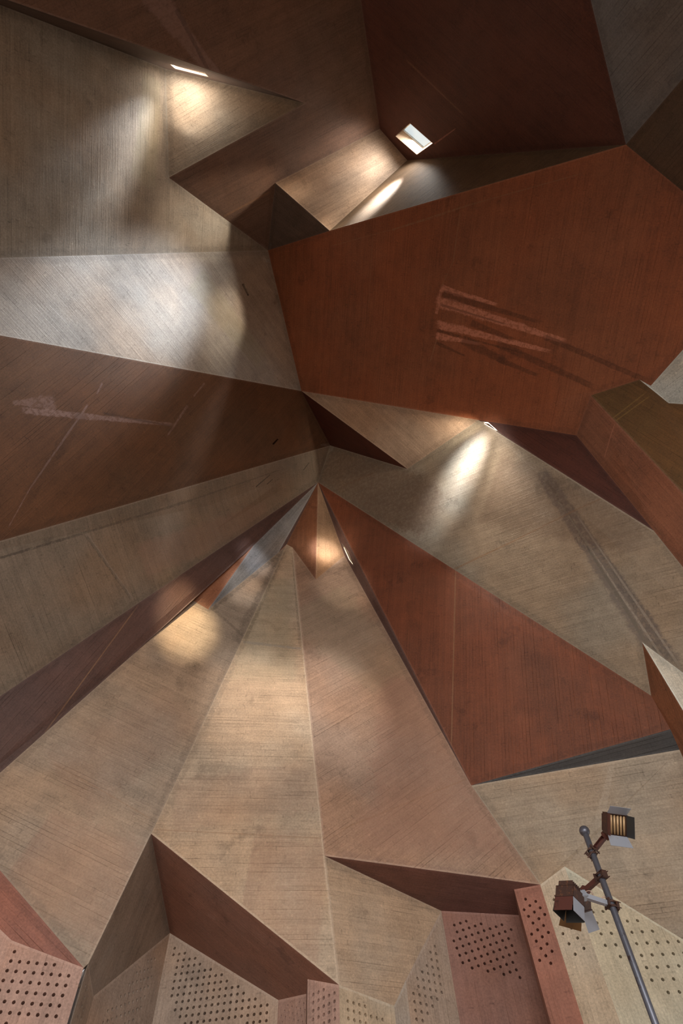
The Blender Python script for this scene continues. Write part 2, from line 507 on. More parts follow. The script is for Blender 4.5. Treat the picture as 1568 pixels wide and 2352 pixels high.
# marks on the concrete: facet, start, end, half widths, kind, strength, raggedness
MARKS = [
 ('O',(3.196,2.983,19.397),(4.514,3.331,18.373),0.091,0.043,'pink',0.95,1.0),
 ('O',(3.125,3.325,19.377),(5.934,4.094,17.187),0.162,0.063,'pink',0.95,1.0),
 ('O',(3.092,3.937,19.272),(5.580,4.375,17.383),0.119,0.044,'pink',0.95,1.0),
 ('O',(3.042,4.257,19.241),(4.115,4.362,18.444),0.096,0.035,'pink',0.95,1.0),
 ('O',(3.226,3.128,19.345),(5.378,3.678,17.676),0.114,0.042,'dark',0.60,0.6),
 ('O',(3.908,3.837,18.704),(4.865,4.176,17.941),0.103,0.056,'dark',0.60,0.6),
 ('O',(5.571,4.054,17.457),(7.526,4.820,15.885),0.075,0.060,'dark',0.60,0.6),
 ('O',(4.521,4.321,18.159),(6.590,5.140,16.494),0.102,0.075,'dark',0.60,0.6),
 ('O',(3.696,4.288,18.762),(4.725,4.771,17.918),0.142,0.092,'dark',0.60,0.6),
 ('O',(4.524,4.715,18.074),(5.409,5.021,17.371),0.081,0.045,'dark',0.60,0.6),
 ('O',(3.038,4.446,19.204),(3.746,4.724,18.635),0.049,0.024,'dark',0.60,0.6),
 ('O',(3.678,1.133,19.438),(3.503,2.291,19.321),0.018,0.018,'seam',0.40,0.7),
 ('O',(3.503,2.291,19.321),(3.197,2.961,19.402),0.015,0.016,'seam',0.35,0.7),
 ('O',(3.040,4.351,19.222),(2.858,4.970,19.224),0.020,0.021,'seam',0.50,0.7),
 ('O',(0.245,1.931,21.750),(3.099,1.223,19.837),0.015,0.013,'seam',0.30,0.7),
 ('O',(1.988,1.509,20.579),(3.918,0.936,19.306),0.026,0.022,'seam',0.50,1.0),
 ('O',(3.918,0.936,19.306),(6.139,0.373,17.820),0.017,0.015,'seam',0.45,1.0),
 ('O',(1.451,1.696,20.928),(1.235,3.532,20.698),0.018,0.019,'seam',0.20,0.5),
 ('O',(3.167,3.414,19.328),(4.714,3.806,18.128),0.035,0.022,'dark',0.60,1.0),
 ('O',(3.089,4.112,19.237),(5.112,4.503,17.695),0.036,0.022,'dark',0.60,1.0),
 ('O',(3.053,3.650,19.360),(3.196,3.017,19.390),0.054,0.053,'pink',0.70,1.0),
 ('O',(3.669,0.928,19.487),(6.989,0.253,17.232),0.267,0.183,'dark',0.12,0.8),
 ('P',(5.385,7.272,15.955),(6.913,9.868,11.398),0.180,0.299,'stain_grey',0.75,0.6),
 ('P',(5.638,7.765,15.135),(6.932,9.922,11.319),0.022,0.028,'light',0.60,1.0),
 ('P',(5.921,7.898,14.652),(7.077,9.780,11.289),0.021,0.028,'light',0.50,1.0),
 ('P',(5.476,7.410,15.701),(6.627,9.623,12.002),0.033,0.048,'dark',0.60,1.0),
 ('P',(2.592,10.473,16.055),(6.466,7.300,14.604),0.026,0.022,'seam',0.50,0.4),
 ('P',(5.960,8.503,13.978),(6.598,9.772,11.883),0.273,0.212,'light',0.18,1.0),
 ('P',(0.149,9.357,20.198),(1.201,8.639,19.656),0.033,0.032,'seam',0.40,0.4),
 ('P',(5.181,7.598,15.867),(6.043,7.212,15.213),0.191,0.182,'dark',0.40,1.0),
 ('F1',(-3.355,-3.683,18.784),(-2.292,-2.200,20.338),0.274,0.106,'patch',0.90,0.7),
 ('F1',(-2.918,-3.440,19.204),(-2.502,-2.363,20.108),0.059,0.043,'dark',0.50,1.0),
 ('F1',(-2.552,-2.155,20.201),(-1.891,-2.415,20.462),0.079,0.030,'dark',0.30,1.0),
 ('F1',(-2.867,0.927,21.840),(-1.475,0.370,22.385),0.036,0.029,'seam',0.45,0.6),
 ('F1',(-2.871,-2.788,19.622),(-2.542,-2.197,20.182),0.051,0.053,'light',0.20,1.0),
 ('B1',(-7.066,3.994,14.783),(-6.478,4.263,15.444),0.048,0.200,'patch',0.60,1.0),
 ('B1',(-6.901,4.230,14.902),(-4.456,5.730,17.492),0.088,0.048,'patch',0.85,1.0),
 ('B1',(-5.699,4.865,16.217),(-4.503,5.739,17.426),0.033,0.024,'dark',0.50,1.0),
 ('B1',(-5.975,4.560,15.982),(-6.975,5.788,14.154),0.026,0.019,'patch',0.90,1.0),
 ('B1',(-6.059,4.694,15.815),(-7.058,6.009,13.952),0.143,0.134,'dark',0.35,1.0),
 ('B1',(-6.975,5.788,14.154),(-7.338,6.366,13.435),0.014,0.014,'patch',0.60,1.0),
 ('B1',(-4.095,5.429,18.092),(-4.567,5.946,17.255),0.039,0.025,'patch',0.70,1.0),
 ('B1',(-5.679,4.186,16.528),(-5.795,4.380,16.294),0.021,0.021,'patch',0.70,1.0),
 ('B1',(-3.660,5.037,18.828),(-3.932,5.257,18.378),0.026,0.026,'patch',0.60,1.0),
 ('C1',(-7.483,6.870,12.963),(-6.548,7.152,14.095),0.028,0.031,'dark',0.70,1.0),
 ('C1',(-6.548,7.152,14.095),(-4.295,7.791,16.843),0.031,0.037,'dark',0.50,1.0),
 ('C1',(-4.295,7.791,16.843),(-1.951,8.366,19.758),0.024,0.021,'dark',0.35,0.6),
 ('C1',(-6.200,7.272,14.506),(-5.485,9.198,14.358),0.044,0.034,'light',0.40,1.0),
 ('C1',(-6.202,7.316,14.477),(-5.523,9.140,14.340),0.033,0.034,'dark',0.50,1.0),
 ('C1',(-2.593,8.450,18.817),(-2.209,8.340,19.414),0.022,0.015,'dark',0.80,0.3),
 ('C1',(-2.289,8.559,19.174),(-2.132,8.518,19.416),0.018,0.015,'dark',0.80,0.3),
 ('C1',(-7.477,6.711,13.066),(-4.565,7.499,16.642),0.208,0.192,'dark',0.16,1.0),
 ('C1',(-1.193,8.797,20.554),(-1.022,8.674,20.864),0.021,0.018,'dark',0.80,0.3),
 ('D1a',(-6.714,10.163,11.049),(-5.454,9.453,14.232),0.014,0.016,'seam',0.60,0.4),
 ('E1',(-2.977,10.637,14.084),(-1.843,10.212,17.868),0.187,0.070,'dark',0.35,1.0),
 ('E1',(-3.756,10.217,15.111),(-2.708,10.689,14.202),0.055,0.040,'dark',0.40,1.0),
 ('E1',(-6.348,10.418,10.385),(-4.290,11.167,9.509),0.012,0.012,'seam',0.30,0.4),
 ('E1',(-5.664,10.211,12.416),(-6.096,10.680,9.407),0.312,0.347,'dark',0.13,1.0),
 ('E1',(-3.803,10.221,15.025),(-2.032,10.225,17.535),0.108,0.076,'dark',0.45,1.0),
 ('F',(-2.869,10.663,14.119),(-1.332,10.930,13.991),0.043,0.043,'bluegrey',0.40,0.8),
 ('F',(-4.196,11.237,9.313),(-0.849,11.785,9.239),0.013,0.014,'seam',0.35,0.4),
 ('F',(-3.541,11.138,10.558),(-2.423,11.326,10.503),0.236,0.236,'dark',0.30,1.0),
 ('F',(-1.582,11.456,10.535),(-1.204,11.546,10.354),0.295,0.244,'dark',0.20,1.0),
 ('F',(-2.795,10.664,14.182),(-1.842,10.220,17.830),0.060,0.042,'dark',0.60,1.0),
 ('F',(-1.334,10.906,14.135),(-1.610,10.280,17.692),0.058,0.041,'dark',0.45,1.0),
 ('H',(-0.455,11.832,9.429),(2.392,12.151,10.636),0.017,0.019,'seam',0.45,0.5),
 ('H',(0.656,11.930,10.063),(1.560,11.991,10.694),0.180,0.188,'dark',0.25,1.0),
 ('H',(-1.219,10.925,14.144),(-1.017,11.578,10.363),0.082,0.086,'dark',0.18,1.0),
 ('H',(-0.511,11.904,8.925),(3.366,12.670,8.538),0.099,0.050,'patch',0.30,1.0),
 ('L',(3.104,10.036,15.759),(2.187,11.973,11.342),0.020,0.017,'seam',0.50,0.4),
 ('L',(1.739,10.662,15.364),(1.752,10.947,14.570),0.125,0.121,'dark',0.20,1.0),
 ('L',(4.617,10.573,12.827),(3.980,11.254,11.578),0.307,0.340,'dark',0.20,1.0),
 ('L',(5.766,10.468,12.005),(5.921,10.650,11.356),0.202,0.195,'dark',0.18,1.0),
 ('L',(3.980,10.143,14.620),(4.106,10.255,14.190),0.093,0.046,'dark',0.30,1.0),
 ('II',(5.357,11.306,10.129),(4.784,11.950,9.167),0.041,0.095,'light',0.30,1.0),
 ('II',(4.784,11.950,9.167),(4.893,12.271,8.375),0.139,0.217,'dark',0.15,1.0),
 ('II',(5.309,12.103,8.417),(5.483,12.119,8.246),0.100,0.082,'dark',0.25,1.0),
 ('II',(2.535,12.201,10.382),(3.461,12.704,8.551),0.021,0.017,'light',0.35,0.6),
 ('BB',(3.433,-0.565,22.112),(3.840,-0.855,21.209),0.024,0.013,'pink',0.50,0.7),
 ('BB',(2.563,-2.468,21.419),(3.916,-1.179,20.761),0.030,0.030,'seam',0.30,0.6),
 ('HH',(-3.195,12.706,8.386),(-3.024,12.645,8.287),0.058,0.057,'light',0.35,1.0),
 ('HH',(-1.690,12.241,7.509),(-1.472,12.507,7.336),0.115,0.148,'dark',0.40,1.0),
 ('G1',(-2.133,1.374,22.830),(-2.346,2.122,22.436),0.028,0.028,'seam',0.20,0.3),
 ('T1',(-3.930,-0.188,20.520),(-0.970,-1.427,21.632),0.041,0.021,'light',0.30,0.7),
 ('Z',(6.665,6.615,15.386),(6.891,5.840,15.587),0.018,0.018,'pink',0.35,0.5),
 ('Y',(6.876,5.711,15.702),(7.513,5.119,15.629),0.018,0.018,'yellow',0.50,0.4),
 ('Y',(6.917,5.747,15.608),(7.570,5.160,15.510),0.018,0.018,'yellow',0.50,0.4),
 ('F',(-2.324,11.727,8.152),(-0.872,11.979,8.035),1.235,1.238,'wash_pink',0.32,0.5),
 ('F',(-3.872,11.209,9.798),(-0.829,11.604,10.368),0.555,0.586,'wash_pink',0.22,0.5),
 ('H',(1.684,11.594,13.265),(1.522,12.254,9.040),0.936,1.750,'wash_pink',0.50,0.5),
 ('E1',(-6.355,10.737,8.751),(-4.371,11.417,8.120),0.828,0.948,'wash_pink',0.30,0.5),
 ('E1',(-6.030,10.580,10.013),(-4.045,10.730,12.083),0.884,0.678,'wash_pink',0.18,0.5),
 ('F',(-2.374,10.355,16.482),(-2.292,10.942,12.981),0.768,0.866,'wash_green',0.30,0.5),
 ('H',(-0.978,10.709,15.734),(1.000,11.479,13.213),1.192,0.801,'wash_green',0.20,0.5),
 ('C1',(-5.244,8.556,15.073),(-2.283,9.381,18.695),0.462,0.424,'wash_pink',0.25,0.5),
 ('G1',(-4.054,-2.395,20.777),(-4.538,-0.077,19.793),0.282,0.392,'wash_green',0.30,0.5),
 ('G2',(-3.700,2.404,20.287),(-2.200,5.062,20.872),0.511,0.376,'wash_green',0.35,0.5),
 ('P',(-0.566,9.061,21.379),(2.786,9.018,17.325),1.704,0.777,'brown_shade_wash',0.75,0.5),  # brown darkening painted on, standing for shade around the apex recess
 ('P',(4.244,7.930,16.669),(6.984,7.780,13.474),1.089,0.503,'brown_shade_wash',0.50,0.5),
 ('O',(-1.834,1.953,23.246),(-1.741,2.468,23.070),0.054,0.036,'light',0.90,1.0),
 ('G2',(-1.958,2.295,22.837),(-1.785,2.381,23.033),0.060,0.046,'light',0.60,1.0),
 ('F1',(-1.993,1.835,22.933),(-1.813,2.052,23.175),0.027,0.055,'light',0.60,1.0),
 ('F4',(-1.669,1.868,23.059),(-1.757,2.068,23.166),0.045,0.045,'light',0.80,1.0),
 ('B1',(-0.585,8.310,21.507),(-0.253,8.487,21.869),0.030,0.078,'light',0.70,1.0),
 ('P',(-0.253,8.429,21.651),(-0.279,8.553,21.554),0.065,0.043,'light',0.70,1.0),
 ('E1',(-2.014,10.180,17.789),(-1.834,10.183,18.028),0.047,0.063,'pink',0.70,1.0),
]
# (side, left top corner, right top corner, finish, perforated area, (spacing, lattice angle))
WALL_PANELS = [
 ('left',(-7.615,10.443,8.256),(-6.124,11.096,7.345),'wall_pink',None,None),
 ('left',(-6.124,11.096,7.345),(-4.894,11.490,7.035),'wall_pink',[(-6.053,11.119,7.217),(-4.977,11.464,6.996),(-4.919,11.482,6.252),(-6.067,11.114,6.177),(-6.070,11.113,6.471)],(0.14, 0)),
 ('left',(-4.830,11.482,7.092),(-4.887,12.240,6.937),'wall_grey',[(-4.838,11.588,6.965),(-4.851,11.763,6.977),(-4.868,11.994,6.515),(-4.852,11.774,6.429)],(0.12, 0)),
 ('left',(-4.887,12.240,6.937),(-4.377,14.261,8.910),'wall_taupe',[(-4.534,13.638,8.151),(-4.467,13.906,8.302),(-4.461,13.930,7.522),(-4.559,13.538,7.014),(-4.814,12.528,6.644)],(0.14, 30)),
 ('front',(-4.377,14.261,8.910),(-1.880,13.934,7.394),'wall_taupe',[(-4.217,14.240,8.615),(-3.793,14.185,8.397),(-2.039,13.955,7.319),(-2.060,13.958,7.032),(-3.746,14.178,7.212),(-4.158,14.232,7.701)],(0.125, 0)),
 ('front',(-1.880,13.934,7.394),(-1.233,13.081,7.109),'wall_pink',[(-1.813,13.845,7.262),(-1.286,13.151,7.019),(-1.279,13.141,6.676),(-1.794,13.821,6.964)],(0.12, 20)),
 ('front',(-1.233,13.081,7.109),(-1.195,12.640,7.144),'wall_pink',None,None),
 ('front',(-1.195,12.640,7.144),(-0.611,12.211,6.838),'wall_pink',[(-1.143,12.602,7.017),(-0.638,12.231,6.733),(-0.651,12.240,6.297),(-1.136,12.597,6.461)],(0.12, 0)),
 ('front',(-0.611,12.211,6.838),(0.324,12.935,6.772),'wall_cream',[(-0.530,12.274,6.681),(0.156,12.805,6.603),(0.181,12.824,6.472),(-0.544,12.263,6.300)],(0.12, 0)),
 ('front',(0.324,12.935,6.772),(0.589,13.106,7.231),'wall_grey',None,None),
 ('front',(0.589,13.106,7.231),(1.512,13.691,8.683),'wall_taupe',[(1.267,13.536,8.056),(1.308,13.562,7.987),(1.252,13.526,7.092),(0.841,13.266,6.603),(0.410,12.993,6.523),(0.473,13.033,6.738)],(0.13, 0)),
 ('front',(1.512,13.691,8.683),(3.111,13.765,8.531),'wall_rose',[(1.657,13.698,8.523),(2.885,13.755,8.346),(2.835,13.752,7.376),(1.642,13.697,7.630)],(0.135, 14)),
 ('front',(3.111,13.765,8.531),(2.949,12.859,8.561),'wall_rose',None,None),
 ('front',(2.949,12.859,8.561),(3.453,12.695,8.529),'wall_red',[(2.999,12.843,8.371),(3.390,12.715,8.325),(3.324,12.737,7.125),(2.954,12.857,7.216)],(0.14, 20)),
 ('right',(3.453,12.695,8.529),(3.981,12.452,8.717),'wall_cream',[(3.684,12.589,8.470),(3.758,12.555,8.196),(3.893,12.492,7.459),(3.856,12.509,7.254),(3.573,12.640,7.191),(3.530,12.660,7.868),(3.575,12.638,8.337)],(0.19, 15)),
 ('right',(3.981,12.452,8.717),(6.903,12.542,6.213),'wall_sage',[(4.146,12.457,7.918),(4.828,12.478,7.767),(6.030,12.515,6.982),(5.633,12.503,6.290),(5.019,12.484,6.379),(4.156,12.457,7.141)],(0.19, 0)),
]
POLE_TOP = Vector((3.149,8.431,6.856))
POLE_FOOT = Vector((2.942,8.507,0.000))



CORNERS = {k: Vector(p) for k, p in CORNERS.items()}
EYE_LEVEL = Vector((0, 0, 1.6))
ROOM_CENTRE = Vector((0, 4, 7))
SHELL_T = .2


def outward(p, t=SHELL_T):
    return p + (p - ROOM_CENTRE).normalized() * t


def newell(pts):
    n = Vector()
    for i, a in enumerate(pts):
        b = pts[(i + 1) % len(pts)]
        n += Vector(((a.y - b.y) * (a.z + b.z), (a.z - b.z) * (a.x + b.x), (a.x - b.x) * (a.y + b.y)))
    return n.normalized()


class Frame:
    """In-plane coordinates: u along the boards, v across them."""
    def __init__(self, pts, bdir):
        self.o = sum(pts, Vector()) / len(pts)
        self.n = newell(pts)
        if self.n.dot(ROOM_CENTRE - self.o) < 0:
            self.n.negate()
        d = Vector(bdir)
        self.u = (d - self.n * d.dot(self.n)).normalized()
        self.v = self.n.cross(self.u)

    def uv(self, p):
        q = p - self.o
        return Vector((q.dot(self.u), q.dot(self.v)))

    def point(self, q):
        return self.o + self.u * q[0] + self.v * q[1]


def slab(name, pts, fr, mat, parent, holes=(), back=None, shaft=None, blind=None):
    """Solid facet: front polygon with cut-outs, outer face, rim and the reveals of the cut-outs.
    blind: list of (hole loop, depth) closed at the bottom; holes: loops cut right through."""
    bm = bmesh.new()
    back = back or outward
    blind = blind or []
    loops = [list(pts)] + [list(h) for h in holes] + [list(h) for h, _ in blind]
    if len(loops) == 1:
        front = [bm.verts.new(p) for p in pts]
        bk = [bm.verts.new(back(p)) for p in pts]
        bm.faces.new(front)
        bm.faces.new(bk[::-1])
        for i in range(len(pts)):
            j = (i + 1) % len(pts)
            bm.faces.new((front[i], front[j], bk[j], bk[i]))
    else:
        co, edges = [], []
        src = []
        for lp in loops:
            s = len(co)
            for i, p in enumerate(lp):
                co.append(fr.uv(p)); src.append(p)
                edges.append((s + i, s + (i + 1) % len(lp)))
        vo, eo, fo, vi, ei, fi = delaunay_2d_cdt(co, edges, [], 0, 1e-6)

        def inside(q, lp):
            c = False
            for i in range(len(lp)):
                a, b = lp[i], lp[(i + 1) % len(lp)]
                if (a[1] > q[1]) != (b[1] > q[1]) and q[0] < (b[0] - a[0]) * (q[1] - a[1]) / (b[1] - a[1]) + a[0]:
                    c = not c
            return c
        outer = [fr.uv(p) for p in loops[0]]
        hl = [([fr.uv(p) for p in lp]) for lp in loops[1:]]
        hb = [(sum((p for p in lp), Vector((0, 0))) / len(lp), max((p - lp[0]).length for p in lp)) for lp in hl]
        nthrough = len(holes)
        V = [bm.verts.new(src[v_[0]] if v_ else fr.point(vo[i])) for i, v_ in enumerate(vi)]
        bv = {}

        def bvert(i):
            if i not in bv:
                k = vi[i][0] if vi[i] else -1
                bv[i] = bm.verts.new(back(src[k]) if k >= 0 else back(V[i].co))
            return bv[i]
        keep = []
        for f in fo:
            c = sum((vo[i] for i in f), Vector((0, 0))) / 3
            if not inside(c, outer):
                continue
            which = None
            for h, (hc, hr) in enumerate(hb):
                if (c - hc).length <= hr and inside(c, hl[h]):
                    which = h
                    break
            if which is None:
                bm.faces.new([V[i] for i in f])
                keep.append(f)
        inv = {v_[0]: i for i, v_ in enumerate(vi) if v_}
        n0 = len(loops[0])
        # outer face + rim
        ob = [bm.verts.new(back(p)) for p in loops[0]]
        of = [V[inv[i]] for i in range(n0)]
        for i in range(n0):
            j = (i + 1) % n0
            bm.faces.new((of[i], of[j], ob[j], ob[i]))
        s = n0
        if nthrough:
            # outer skin with the through cut-outs
            hv = []
            co2 = [fr.uv(p) for p in loops[0]]
            ed2 = [(i, (i + 1) % n0) for i in range(n0)]
            vv = list(ob)
            for h in range(nthrough):
                lp = loops[1 + h]
                sh = shaft[h] if shaft else None
                bk = [bm.verts.new(p + sh if sh is not None else back(p)) for p in lp]
                fv = [V[inv[s + i]] for i in range(len(lp))]
                for i in range(len(lp)):
                    j = (i + 1) % len(lp)
                    bm.faces.new((fv[i], fv[j], bk[j], bk[i]))
                s2 = len(co2)
                co2 += [fr.uv(v_.co) for v_ in bk]
                vv += bk
                ed2 += [(s2 + i, s2 + (i + 1) % len(lp)) for i in range(len(lp))]
                hv.append([fr.uv(v_.co) for v_ in bk])
                s += len(lp)
            vo2, e2, fo2, vi2, _, _ = delaunay_2d_cdt(co2, ed2, [], 0, 1e-6)
            for f in fo2:
                c = sum((vo2[i] for i in f), Vector((0, 0))) / 3
                if not inside(c, outer) or any(inside(c, h) for h in hv):
                    continue
                if all(vi2[i] for i in f):
                    bm.faces.new([vv[vi2[i][0]] for i in f])
        else:
            bm.faces.new(ob[::-1])
        for lp, depth in blind:
            dv = -fr.n * depth
            fv = [V[inv[s + i]] for i in range(len(lp))]
            bk = [bm.verts.new(p + dv) for p in lp]
            for i in range(len(lp)):
                j = (i + 1) % len(lp)
                bm.faces.new((fv[i], fv[j], bk[j], bk[i]))
            bm.faces.new(bk)
            s += len(lp)
    lay = bm.loops.layers.uv.new('boards')
    for f in bm.faces:
        for l in f.loops:
            l[lay].uv = fr.uv(l.vert.co)
    return mesh_object(name, bm, mat, parent)


# ------------------------------------------------------------------ ceiling facets
ceiling = tag(empty('ceiling', (0, 4, 14)), kind='structure')
ceiling.matrix_world = Matrix.Translation((0, 4, 14))
INV = Matrix.Translation((0, -4, -14))
edge_use = {}
FR = {}
for key, cs, fin, bd, lab in FACETS:
    vs = cs.split()
    FR[key] = Frame([CORNERS[c] for c in vs], bd)
    for i in range(len(vs)):
        edge_use.setdefault(frozenset((vs[i], vs[(i + 1) % len(vs)])), []).append(key)

marks_of = {}
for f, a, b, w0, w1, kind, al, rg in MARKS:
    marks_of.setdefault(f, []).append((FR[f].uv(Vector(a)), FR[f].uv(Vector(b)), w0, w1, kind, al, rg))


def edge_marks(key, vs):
    """Worn light arrises on convex folds, a ragged darker band along concave ones."""
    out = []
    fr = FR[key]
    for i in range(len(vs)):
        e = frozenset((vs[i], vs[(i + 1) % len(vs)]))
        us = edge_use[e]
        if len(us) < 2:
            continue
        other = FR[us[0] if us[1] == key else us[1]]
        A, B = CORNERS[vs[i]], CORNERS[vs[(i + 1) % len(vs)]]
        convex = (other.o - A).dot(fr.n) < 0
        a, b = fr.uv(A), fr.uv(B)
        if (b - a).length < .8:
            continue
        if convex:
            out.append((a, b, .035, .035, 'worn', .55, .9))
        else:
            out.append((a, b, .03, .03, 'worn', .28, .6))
            out.append((a, b, .16, .16, 'fold_dark', .35, 1.0))
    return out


shift = -Vector((0, 4, 14))
REVEAL = concrete('concrete_reveal', (.42, .36, .29), seed=77.)
sky_n = 0
for idx, (key, cs, fin, bd, lab) in enumerate(FACETS):
    vs = cs.split()
    fr = FR[key]
    pts = [CORNERS[c] for c in vs]
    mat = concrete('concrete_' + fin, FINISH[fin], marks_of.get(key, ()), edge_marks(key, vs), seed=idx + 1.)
    holes, shafts, blind = [], [], []
    if key in SKYLIGHTS:
        holes = [[Vector(p) for p in SKYLIGHTS[key]]]
        shafts = [-fr.n * .36]
    if key in SLOTS:
        blind = [([Vector(p) for p in SLOTS[key]], .18)]
    o = slab('ceiling_facet', pts, fr, mat, ceiling, holes, shaft=shafts, blind=blind)
    for v_ in o.data.vertices:
        v_.co += shift
    if lab:
        o['label'] = lab
    if holes:
        sky_n += 1
        lp = holes[0]
        w = empty('window_%d' % sky_n, sum(lp, Vector()) / 4)
        tag(w, kind='structure')
        c = sum(lp, Vector()) / 4
        up = -fr.n
        # steel frame round the top of the shaft, and the pane in it
        bm = bmesh.new()
        ins = [p + (c - p) * .10 for p in lp]
        for z0, z1 in ((.30, .35),):
            rings = [[bm.verts.new(p - c + up * z) for p in r] for r, z in ((lp, z0), (ins, z0), (ins, z1), (lp, z1))]
            for k in range(4):
                for i in range(4):
                    j = (i + 1) % 4
                    bm.faces.new((rings[k][i], rings[k][j], rings[(k + 1) % 4][j], rings[(k + 1) % 4][i]))
        mesh_object('window_frame', bm, FRAME_MAT if 'FRAME_MAT' in globals() else metal('window_frame_steel', (.55, .55, .53), .5, .3), w)
        bm = bmesh.new()
        lin = [p + (c - p).normalized() * .02 for p in lp]
        q0 = [[bm.verts.new(p - c + up * z) for p in r] for r, z in ((lp, .004), (lin, .004), (lin, .30), (lp, .30))]
        for k in range(4):
            for i in range(4):
                j = (i + 1) % 4
                bm.faces.new((q0[k][i], q0[k][j], q0[(k + 1) % 4][j], q0[(k + 1) % 4][i]))
        lay = bm.loops.layers.uv.new('boards')
        for f in bm.faces:
            for l in f.loops:
                l[lay].uv = fr.uv(l.vert.co)
        mesh_object('window_reveal', bm, REVEAL, w)
        bm = bmesh.new()
        r0 = [bm.verts.new(p - c + up * .320) for p in ins]
        r1 = [bm.verts.new(p - c + up * .332) for p in ins]
        bm.faces.new(r0); bm.faces.new(r1[::-1])
        for i in range(4):
            bm.faces.new((r0[i], r0[(i + 1) % 4], r1[(i + 1) % 4], r1[i]))
        mesh_object('window_pane', bm, GLASS, w)

# daylight entering at each skylight (area lamps sit in the shafts, just under the panes)
# key: (depth in the shaft, watts, colour, aim point or None, spread)
DAYLIGHT = [
    ('S1', .06, 22, NEUT, None, 170),
    ('BB', .29, 55, NEUT, None, 120),
    ('J', .04, 14, WARM, None, 170),
    ('AA', .05, 35, NEUT, None, 170),
    ('HR', .05, 40, WARM, None, 170),
]
for key, dep, watts, colr, aim, spr in DAYLIGHT:
    lp = [Vector(p) for p in SKYLIGHTS[key]]
    c = sum(lp, Vector()) / 4
    n = FR[key].n
    a, b = lp[1] - lp[0], lp[3] - lp[0]
    long_, short = (a, b) if a.length > b.length else (b, a)
    w_, h_ = long_.length * .95, short.length * .9
    loc = c - n * dep
    l = area_light('skylight_daylight', loc, loc + n, w_, h_, watts, colr, spr)
    x = (long_ - n * long_.dot(n)).normalized()
    z = -n
    y = z.cross(x)
    l.matrix_world = Matrix.Translation(loc) @ Matrix((x, y, z)).transposed().to_4x4()


def beam(key, target, watts, colr, size, offset=.4, radius=.14, along=0.0):
    """An added spot hung in front of a skylight to throw a pool of light."""
    lp = [Vector(p) for p in SKYLIGHTS[key]]
    c = sum(lp, Vector()) / 4
    d = bpy.data.lights.new('added_pool_spot', 'SPOT')
    d.energy = watts
    d.color = colr
    d.spot_size = math.radians(size)
    d.spot_blend = 1.0
    d.shadow_soft_size = radius
    o = bpy.data.objects.new('added_pool_spot', d)
    C.objects.link(o)
    o.location = c + FR[key].n * offset + (lp[1] - lp[0]) * along
    o.rotation_euler = (Vector(target) - o.location).to_track_quat('-Z', 'Y').to_euler()


beam('S1', (-4.951,-1.054,19.375), 520, COOL, 28, .5, .3, along=-.55)
beam('S1', (-5.453,0.609,18.462), 2300, COOL, 20, .5, .3, along=-.55)
beam('S1', (-4.251,-1.246,20.347), 200, WARM, 30, .5, .3, along=-.5)
beam('S1', (-3.132,-2.061,21.221), 240, NEUT, 120, 1.2, .8)
beam('S1', (-2.401,11.047,12.231), 8000, NEUT, 12)
beam('S1', (-4.294,10.217,14.339), 17000, GOLD, 8)
beam('S1', (-0.579,11.315,12.459), 7500, NEUT, 11)
beam('S1', (-2.956,10.268,15.996), 4500, NEUT, 6)
beam('S1', (-2.705,10.054,17.000), 5000, COOL, 5)
beam('S1', (-0.079,10.772,16.349), 3500, WARM, 8)
beam('S1', (-0.578,10.366,17.818), 11000, NEUT, 5)
beam('BB', (-5.167,2.920,17.894), 7800, COOL, 28, .4, .25)
beam('BB', (-4.603,3.404,18.415), 1500, NEUT, 14)
beam('BB', (-3.045,3.706,20.461), 1500, WARM, 16)
beam('BB', (-3.351,0.899,21.255), 1500, WARM, 24)
beam('BB', (1.896,0.684,21.991), 5200, COOL, 26, .22, .16)
beam('BB', (1.358,-0.268,23.113), 150, NEUT, 90, .7, .3)
beam('BB', (1.233,0.992,22.006), 300, WARM, 60)
beam('AA', (4.176,7.128,17.583), 70, NEUT, 90, .8, .4)
beam('AA', (3.629,7.821,17.534), 2600, COOL, 32, .7, .35)
beam('AA', (3.111,7.070,18.632), 330, WARM, 50, .4, .2)
beam('AA', (4.465,9.384,14.892), 700, NEUT, 60, .7, .4)
beam('J', (-0.548,10.349,17.916), 60, WARM, 140, .9, .5)



# ------------------------------------------------------------------ walls under the ceiling
walls = {}
for side in ('left', 'front', 'right'):
    walls[side] = tag(empty('wall_' + side), kind='structure')


def wall_back(p):
    q = Vector((p.x, p.y - 4, 0)).normalized()
    return p + q * .4


